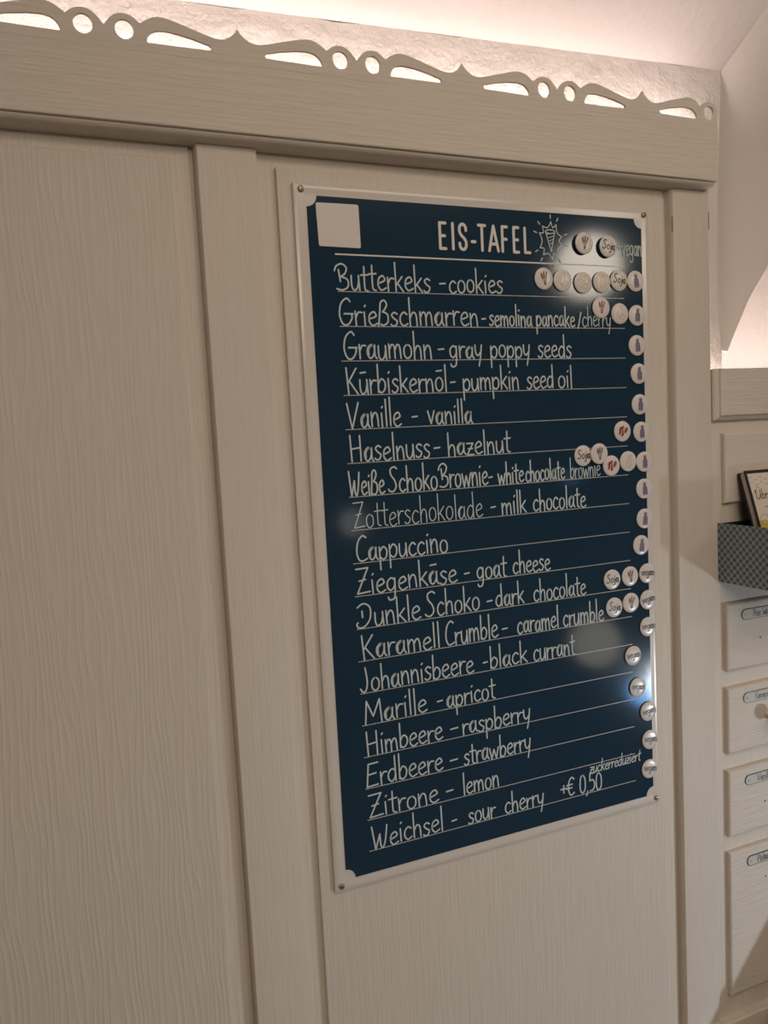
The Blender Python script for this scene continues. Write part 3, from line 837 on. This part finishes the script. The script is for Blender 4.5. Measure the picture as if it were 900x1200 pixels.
for k, row in enumerate(TXT):
    mb = MB()
    for i, (w, x0, x1) in enumerate(row):
        german = w[0].isupper()
        cap = 0.0365 if german else 0.0335
        r = 0.00118
        if w in ('cherry', 'brownie') and k in (1, 6): cap, r = 0.031, 0.0008
        if k == 1 and not german: cap = min(cap, 0.029)
        if k == 6 and not german: cap = min(cap, 0.031)
        if k == 7 and german: r = 0.0008
        write(mb, w, x0, x1, ROW[k] + 0.0022, cap, r, YH, INK, wob=0.035, xh=1.06)
    h = mb.build('handwriting', mbn)
    h['label'] = 'white handwriting reading ' + ' '.join(w for w, _, _ in row if not w.startswith('Zotter'))
mb = MB(); write(mb, '+€ 0,50', 0.3935, 0.474, 0.0560, 0.030, 0.0012, YH, INK, slope=-0.06, wob=0.03)
mb.build('handwriting', mbn)['label'] = 'handwritten extra price'
mb = MB(); write(mb, 'zuckerreduziert', 0.4515, 0.5580, 0.0830, 0.0205, 0.0009, YH, INK, slope=0.01, lean=0.15)
mb.build('handwriting', mbn)['label'] = 'small handwriting reading zuckerreduziert'
mb = MB(); write(mb, '+', 0.5350, 0.5420, 0.9300, 0.018, 0.0008, YH, INK); write(mb, 'vegan', 0.5440, 0.5815, 0.9245, 0.034, 0.0009, YH, INK, xh=0.95)
mb.build('handwriting', mbn)['label'] = 'handwriting reading plus vegan'
# sunburst with a cone inside
mb = MB()
cx, cz = 0.4075, 0.9410
NS = 10
ang = [math.radians(90 + 360 / NS * i + (6 if i % 2 else -4)) for i in range(NS)]
for i in range(NS):
    A, Bq = ang[i], ang[(i + 1) % NS] + (2 * math.pi if i == NS - 1 else 0)
    pa = (cx + 0.0215 * math.cos(A), cz + 0.0285 * math.sin(A)); pb = (cx + 0.0215 * math.cos(Bq), cz + 0.0285 * math.sin(Bq))
    Mq = (A + Bq) / 2; pm = (cx + 0.0155 * math.cos(Mq), cz + 0.0205 * math.sin(Mq))
    mb.ribbon(cr([pa, pm, pb]), 0.0008, YH, INK)
    mb.ribbon([(cx + 0.0265 * math.cos(A + .05), cz + 0.0335 * math.sin(A + .05)), (cx + 0.0315 * math.cos(A + .05), cz + 0.0385 * math.sin(A + .05))], 0.0009, YH, INK)
mb.ribbon([(cx - 0.0005 + 0.0085 * math.cos(t * math.pi / 8), cz + 0.0135 + 0.0028 * math.sin(t * math.pi / 8)) for t in range(17)], 0.0008, YH, INK)
mb.ribbon([(cx - 0.009, cz + 0.0135), (cx + 0.0005, cz - 0.0165)], 0.0008, YH, INK)
mb.ribbon([(cx + 0.008, cz + 0.0135), (cx + 0.0005, cz - 0.0165)], 0.0008, YH, INK)
for t in (0.0, 0.22, 0.44, 0.64):
    mb.ribbon([(cx - 0.0075 + 0.008 * t, cz + 0.009 - 0.024 * t), (cx + 0.0065 - 0.0055 * t, cz + 0.012 - 0.022 * t)], 0.00055, YH, INK)
mb.build('cone_drawing', mbn)

# white sticker in the board's top left corner
pts = []
for qx, qz, st in ((0.0905, 0.9185, -90), (0.0900, 0.9720, 0), (0.0330, 0.9715, 90), (0.0345, 0.9190, 180)):
    for i in range(6):
        a = math.radians(st + 90 * i / 5); pts.append((qx + 0.0025 * math.cos(a), qz + 0.0025 * math.sin(a)))
mb = MB(); mb.poly(pts, -0.0015, STICK, 0.0008)
tag(mb.build('sticker', origin=(0.062, -0.0007, 0.945)), 'plain white square sticker with rounded corners, top left of the blue board', 'sticker')

# =================================================================== ROUND MAGNETS
RM, TM = 0.0166, 0.0032
def disc_me():
    q = MB()
    q.lathe([(RM - 0.0006, 0.0), (RM, 0.0004), (RM, 0.0014), (RM - 0.0007, 0.0021), (RM - 0.0022, 0.00255), (RM * 0.6, 0.0029), (RM * 0.25, TM - 0.0001)], (0, 0, 0), 'y', DOME, 36)
    return q
def print_of(kind):
    q = MB(); y = -TM - 0.00012
    W_ = lambda *p: [(a * RM, b * RM) for a, b in p]
    if kind == 'wheat':
        for x0, x1, z1 in ((-.06, -.30, .45), (.0, .02, .58), (.06, .34, .50)):
            q.ribbon(W_((x0, -.55), (x0 * .7 + x1 * .3, -.1), (x1, z1)), 0.00045, y, BROWN)
            for t in (0.25, 0.45, 0.65, .85):
                mx, mz = x0 + (x1 - x0) * (.35 + .6 * t), -.1 + (z1 + .1) * t
                q.ribbon(W_((mx - .05, mz - .02), (mx + .02, mz + .13)), 0.0009, y, BROWN)
    elif kind == 'milk':
        q.poly(W_((-.27, -.62), (.27, -.62), (.29, -.5), (.28, .12), (.16, .30), (-.16, .30), (-.28, .12), (-.29, -.5)), y, PURP, 0.0003)
        q.poly(W_((-.15, .30), (.15, .30), (.15, .44), (-.15, .44)), y, PURPD, 0.0003)
        q.poly(W_((-.19, .44), (.19, .44), (.17, .64), (-.17, .64)), y, PURP, 0.0003)
        for z in (.12, -.12, -.36): q.ribbon(W_((-.2, z), (.2, z + .03)), 0.0007, y - 0.0002, PURPD)
        q.ribbon(W_((.2, .05), (.2, -.5)), 0.0005, y - 0.0002, PURPD)
    elif kind == 'soja': write(q, 'Soja', -0.0118, 0.0118, -0.0045, 0.0140, 0.00075, y, BLK)
    elif kind == 'vegan': write(q, 'vegan', -0.0128, 0.0128, -0.0030, 0.0135, 0.00085, y, GREY)
    elif kind == 'egg':
        q.ribbon(cr(W_((-.30, -.30), (-.38, -.05), (-.22, .30), (.02, .62), (.16, .62), (.14, .20), (.18, -.12), (-.05, -.30), (-.30, -.30))), 0.00035, y, OCHRE)
        q.ribbon(cr(W_((-.05, -.30), (.15, -.12), (.42, -.18), (.40, -.42), (.12, -.52), (-.12, -.44), (-.30, -.30))), 0.00035, y, OCHRE)
    elif kind == 'almond':
        for a in range(5):
            t = math.radians(90 + 72 * a); c, s_ = math.cos(t), math.sin(t)
            q.ribbon(cr(W_((.1 * c, .1 * s_), (.4 * c - .18 * s_, .4 * s_ + .18 * c), (.62 * c, .62 * s_), (.4 * c + .18 * s_, .4 * s_ - .18 * c), (.1 * c, .1 * s_))), 0.0003, y, OCHRE)
    elif kind == 'peanut':
        q.ribbon(cr(W_((-.22, -.5), (-.30, -.22), (-.12, 0), (-.18, .3), (.02, .6), (.28, .42), (.2, .08), (.28, -.2), (.16, -.54), (-.05, -.62), (-.22, -.5))), 0.0004, y, OCHRE)
        for z in (-.4, -.15, .15, .4): q.ribbon(W_((-.12, z), (.14, z + .08)), 0.0003, y, OCHRE)
    elif kind == 'nuts':
        for cx_, cz_, s_, M in ((-.30, .22, .24, RED), (-.02, .34, .2, RED), (-.38, -.12, .2, RED), (-.08, -.30, .22, RED), (-.05, .0, .16, RED), (.36, .08, .30, NUT)):
            q.poly([(RM * (cx_ + s_ * .8 * math.cos(t * math.pi / 5)), RM * (cz_ + s_ * math.sin(t * math.pi / 5 + .5))) for t in range(10)], y, M, 0.0003)
        q.ribbon(W_((.24, -.08), (.48, .26)), 0.0004, y - 0.0002, RED)
    return q
disc = disc_me()
protos = {}
def make_proto(kind):
    root = bpy.data.objects.new('round_magnet', None); root.empty_display_size = 0.01
    C.objects.link(root)
    b = disc.build('button', root, smooth=True, raw=True)
    p = print_of(kind).build({'wheat': 'wheat_print', 'milk': 'bottle_print', 'soja': 'lettering', 'vegan': 'lettering'}.get(kind, 'print'), root, raw=True)
    return root
def copy_tree(o):
    c = o.copy(); C.objects.link(c)
    for ch in list(o.children):
        d = ch.copy(); C.objects.link(d); d.parent = c
    return c
NM = {'wheat': 'with brown wheat ears', 'milk': 'with purple milk bottle', 'soja': 'reading Soja', 'vegan': 'reading vegan', 'egg': 'with ochre egg outline', 'almond': 'with ochre flower outline', 'peanut': 'with ochre peanut outline', 'nuts': 'with red and brown nuts'}
MAG = [
 ('wheat', .4669, .9390, 'left of the two beside the title', 2), ('soja', .5129, .9358, 'beside the title, before +vegan', 2),
 ('wheat', .3917, .8831, 'leftmost on the Butterkeks line', 0), ('egg', .4263, .8815, 'second on the Butterkeks line', 0), ('almond', .4648, .8790, 'third on the Butterkeks line', 0),
 ('peanut', .5009, .8812, 'fourth on the Butterkeks line', 0), ('soja', .5346, .8846, 'on the Butterkeks line', 0), ('milk', .5680, .8842, 'on the Butterkeks line', 0),
 ('wheat', .4981, .8412, 'above the word cherry', 0), ('egg', .5349, .8321, 'right of the word cherry', 0), ('milk', .5693, .8298, 'on the Grießschmarren line', 0),
 ('milk', .5680, .7818, 'on the Graumohn line', 0), ('milk', .5705, .7362, 'on the Kürbiskernöl line', 0), ('milk', .5713, .6862, 'on the Vanille line', 0),
 ('nuts', .5342, .6437, 'on the Haselnuss line', 0), ('milk', .5732, .6413, 'on the Haselnuss line', 0),
 ('soja', .4552, .6084, 'above the word brownie', 0), ('wheat', .4841, .6100, 'above the word brownie', 1), ('nuts', .5103, .5892, 'right of the word brownie', 0),
 ('peanut', .5446, .5943, 'on the white Schoko Brownie line', 0), ('milk', .5778, .5917, 'on the white Schoko Brownie line', 0),
 ('milk', .5763, .5471, 'on the line above Cappuccino', 0), ('milk', .5758, .4971, 'on the Cappuccino line', 0), ('milk', .5674, .4534, 'on the Ziegenkäse line', 0),
 ('soja', .5059, .4021, 'on the Dunkle Schoko line', 0), ('wheat', .5427, .4035, 'on the Dunkle Schoko line', 0), ('vegan', .5786, .4044, 'on the Dunkle Schoko line', 0),
 ('soja', .5087, .3552, 'on the Karamell Crumble line', 0), ('wheat', .5432, .3587, 'on the Karamell Crumble line', 0), ('vegan', .5792, .3592, 'on the Karamell Crumble line', 0),
 ('vegan', .5779, .3131, 'on the Johannisbeere line', 0), ('vegan', .5453, .2680, 'on the Marille line', 0), ('vegan', .5536, .2121, 'on the Himbeere line', 0),
 ('vegan', .5748, .1666, 'on the Erdbeere line', 0), ('vegan', .5771, .1166, 'on the Zitrone line', 0), ('vegan', .5748, .0655, 'on the Weichsel line', 0),
]
for kind, x, z, where, lift in MAG:
    if kind not in protos: protos[kind] = o = make_proto(kind)
    else: o = copy_tree(protos[kind])
    y = -0.0016
    if lift == 1: y -= TM + 0.0002
    o.location = (x, y, z + ZB)
    o.rotation_euler = (0, math.radians(random.uniform(-9, 9)), 0)
    o['label'] = 'round white magnet %s, %s' % (NM[kind], where)
    o['category'] = 'magnet'
    o['group'] = 'round allergen magnets on the menu board'
    if lift == 2:     # the two thick ones on dark magnet feet
        q = MB(); q.lathe([(RM - 0.001, -0.0025), (RM - 0.001, 0.0)], (0, 0, 0), 'y', BACKM, 28)
        q.build('magnet_foot', o, raw=True)
        o.location.y -= 0.0025
for o in bpy.data.objects:
    if '_o' in o: del o['_o']
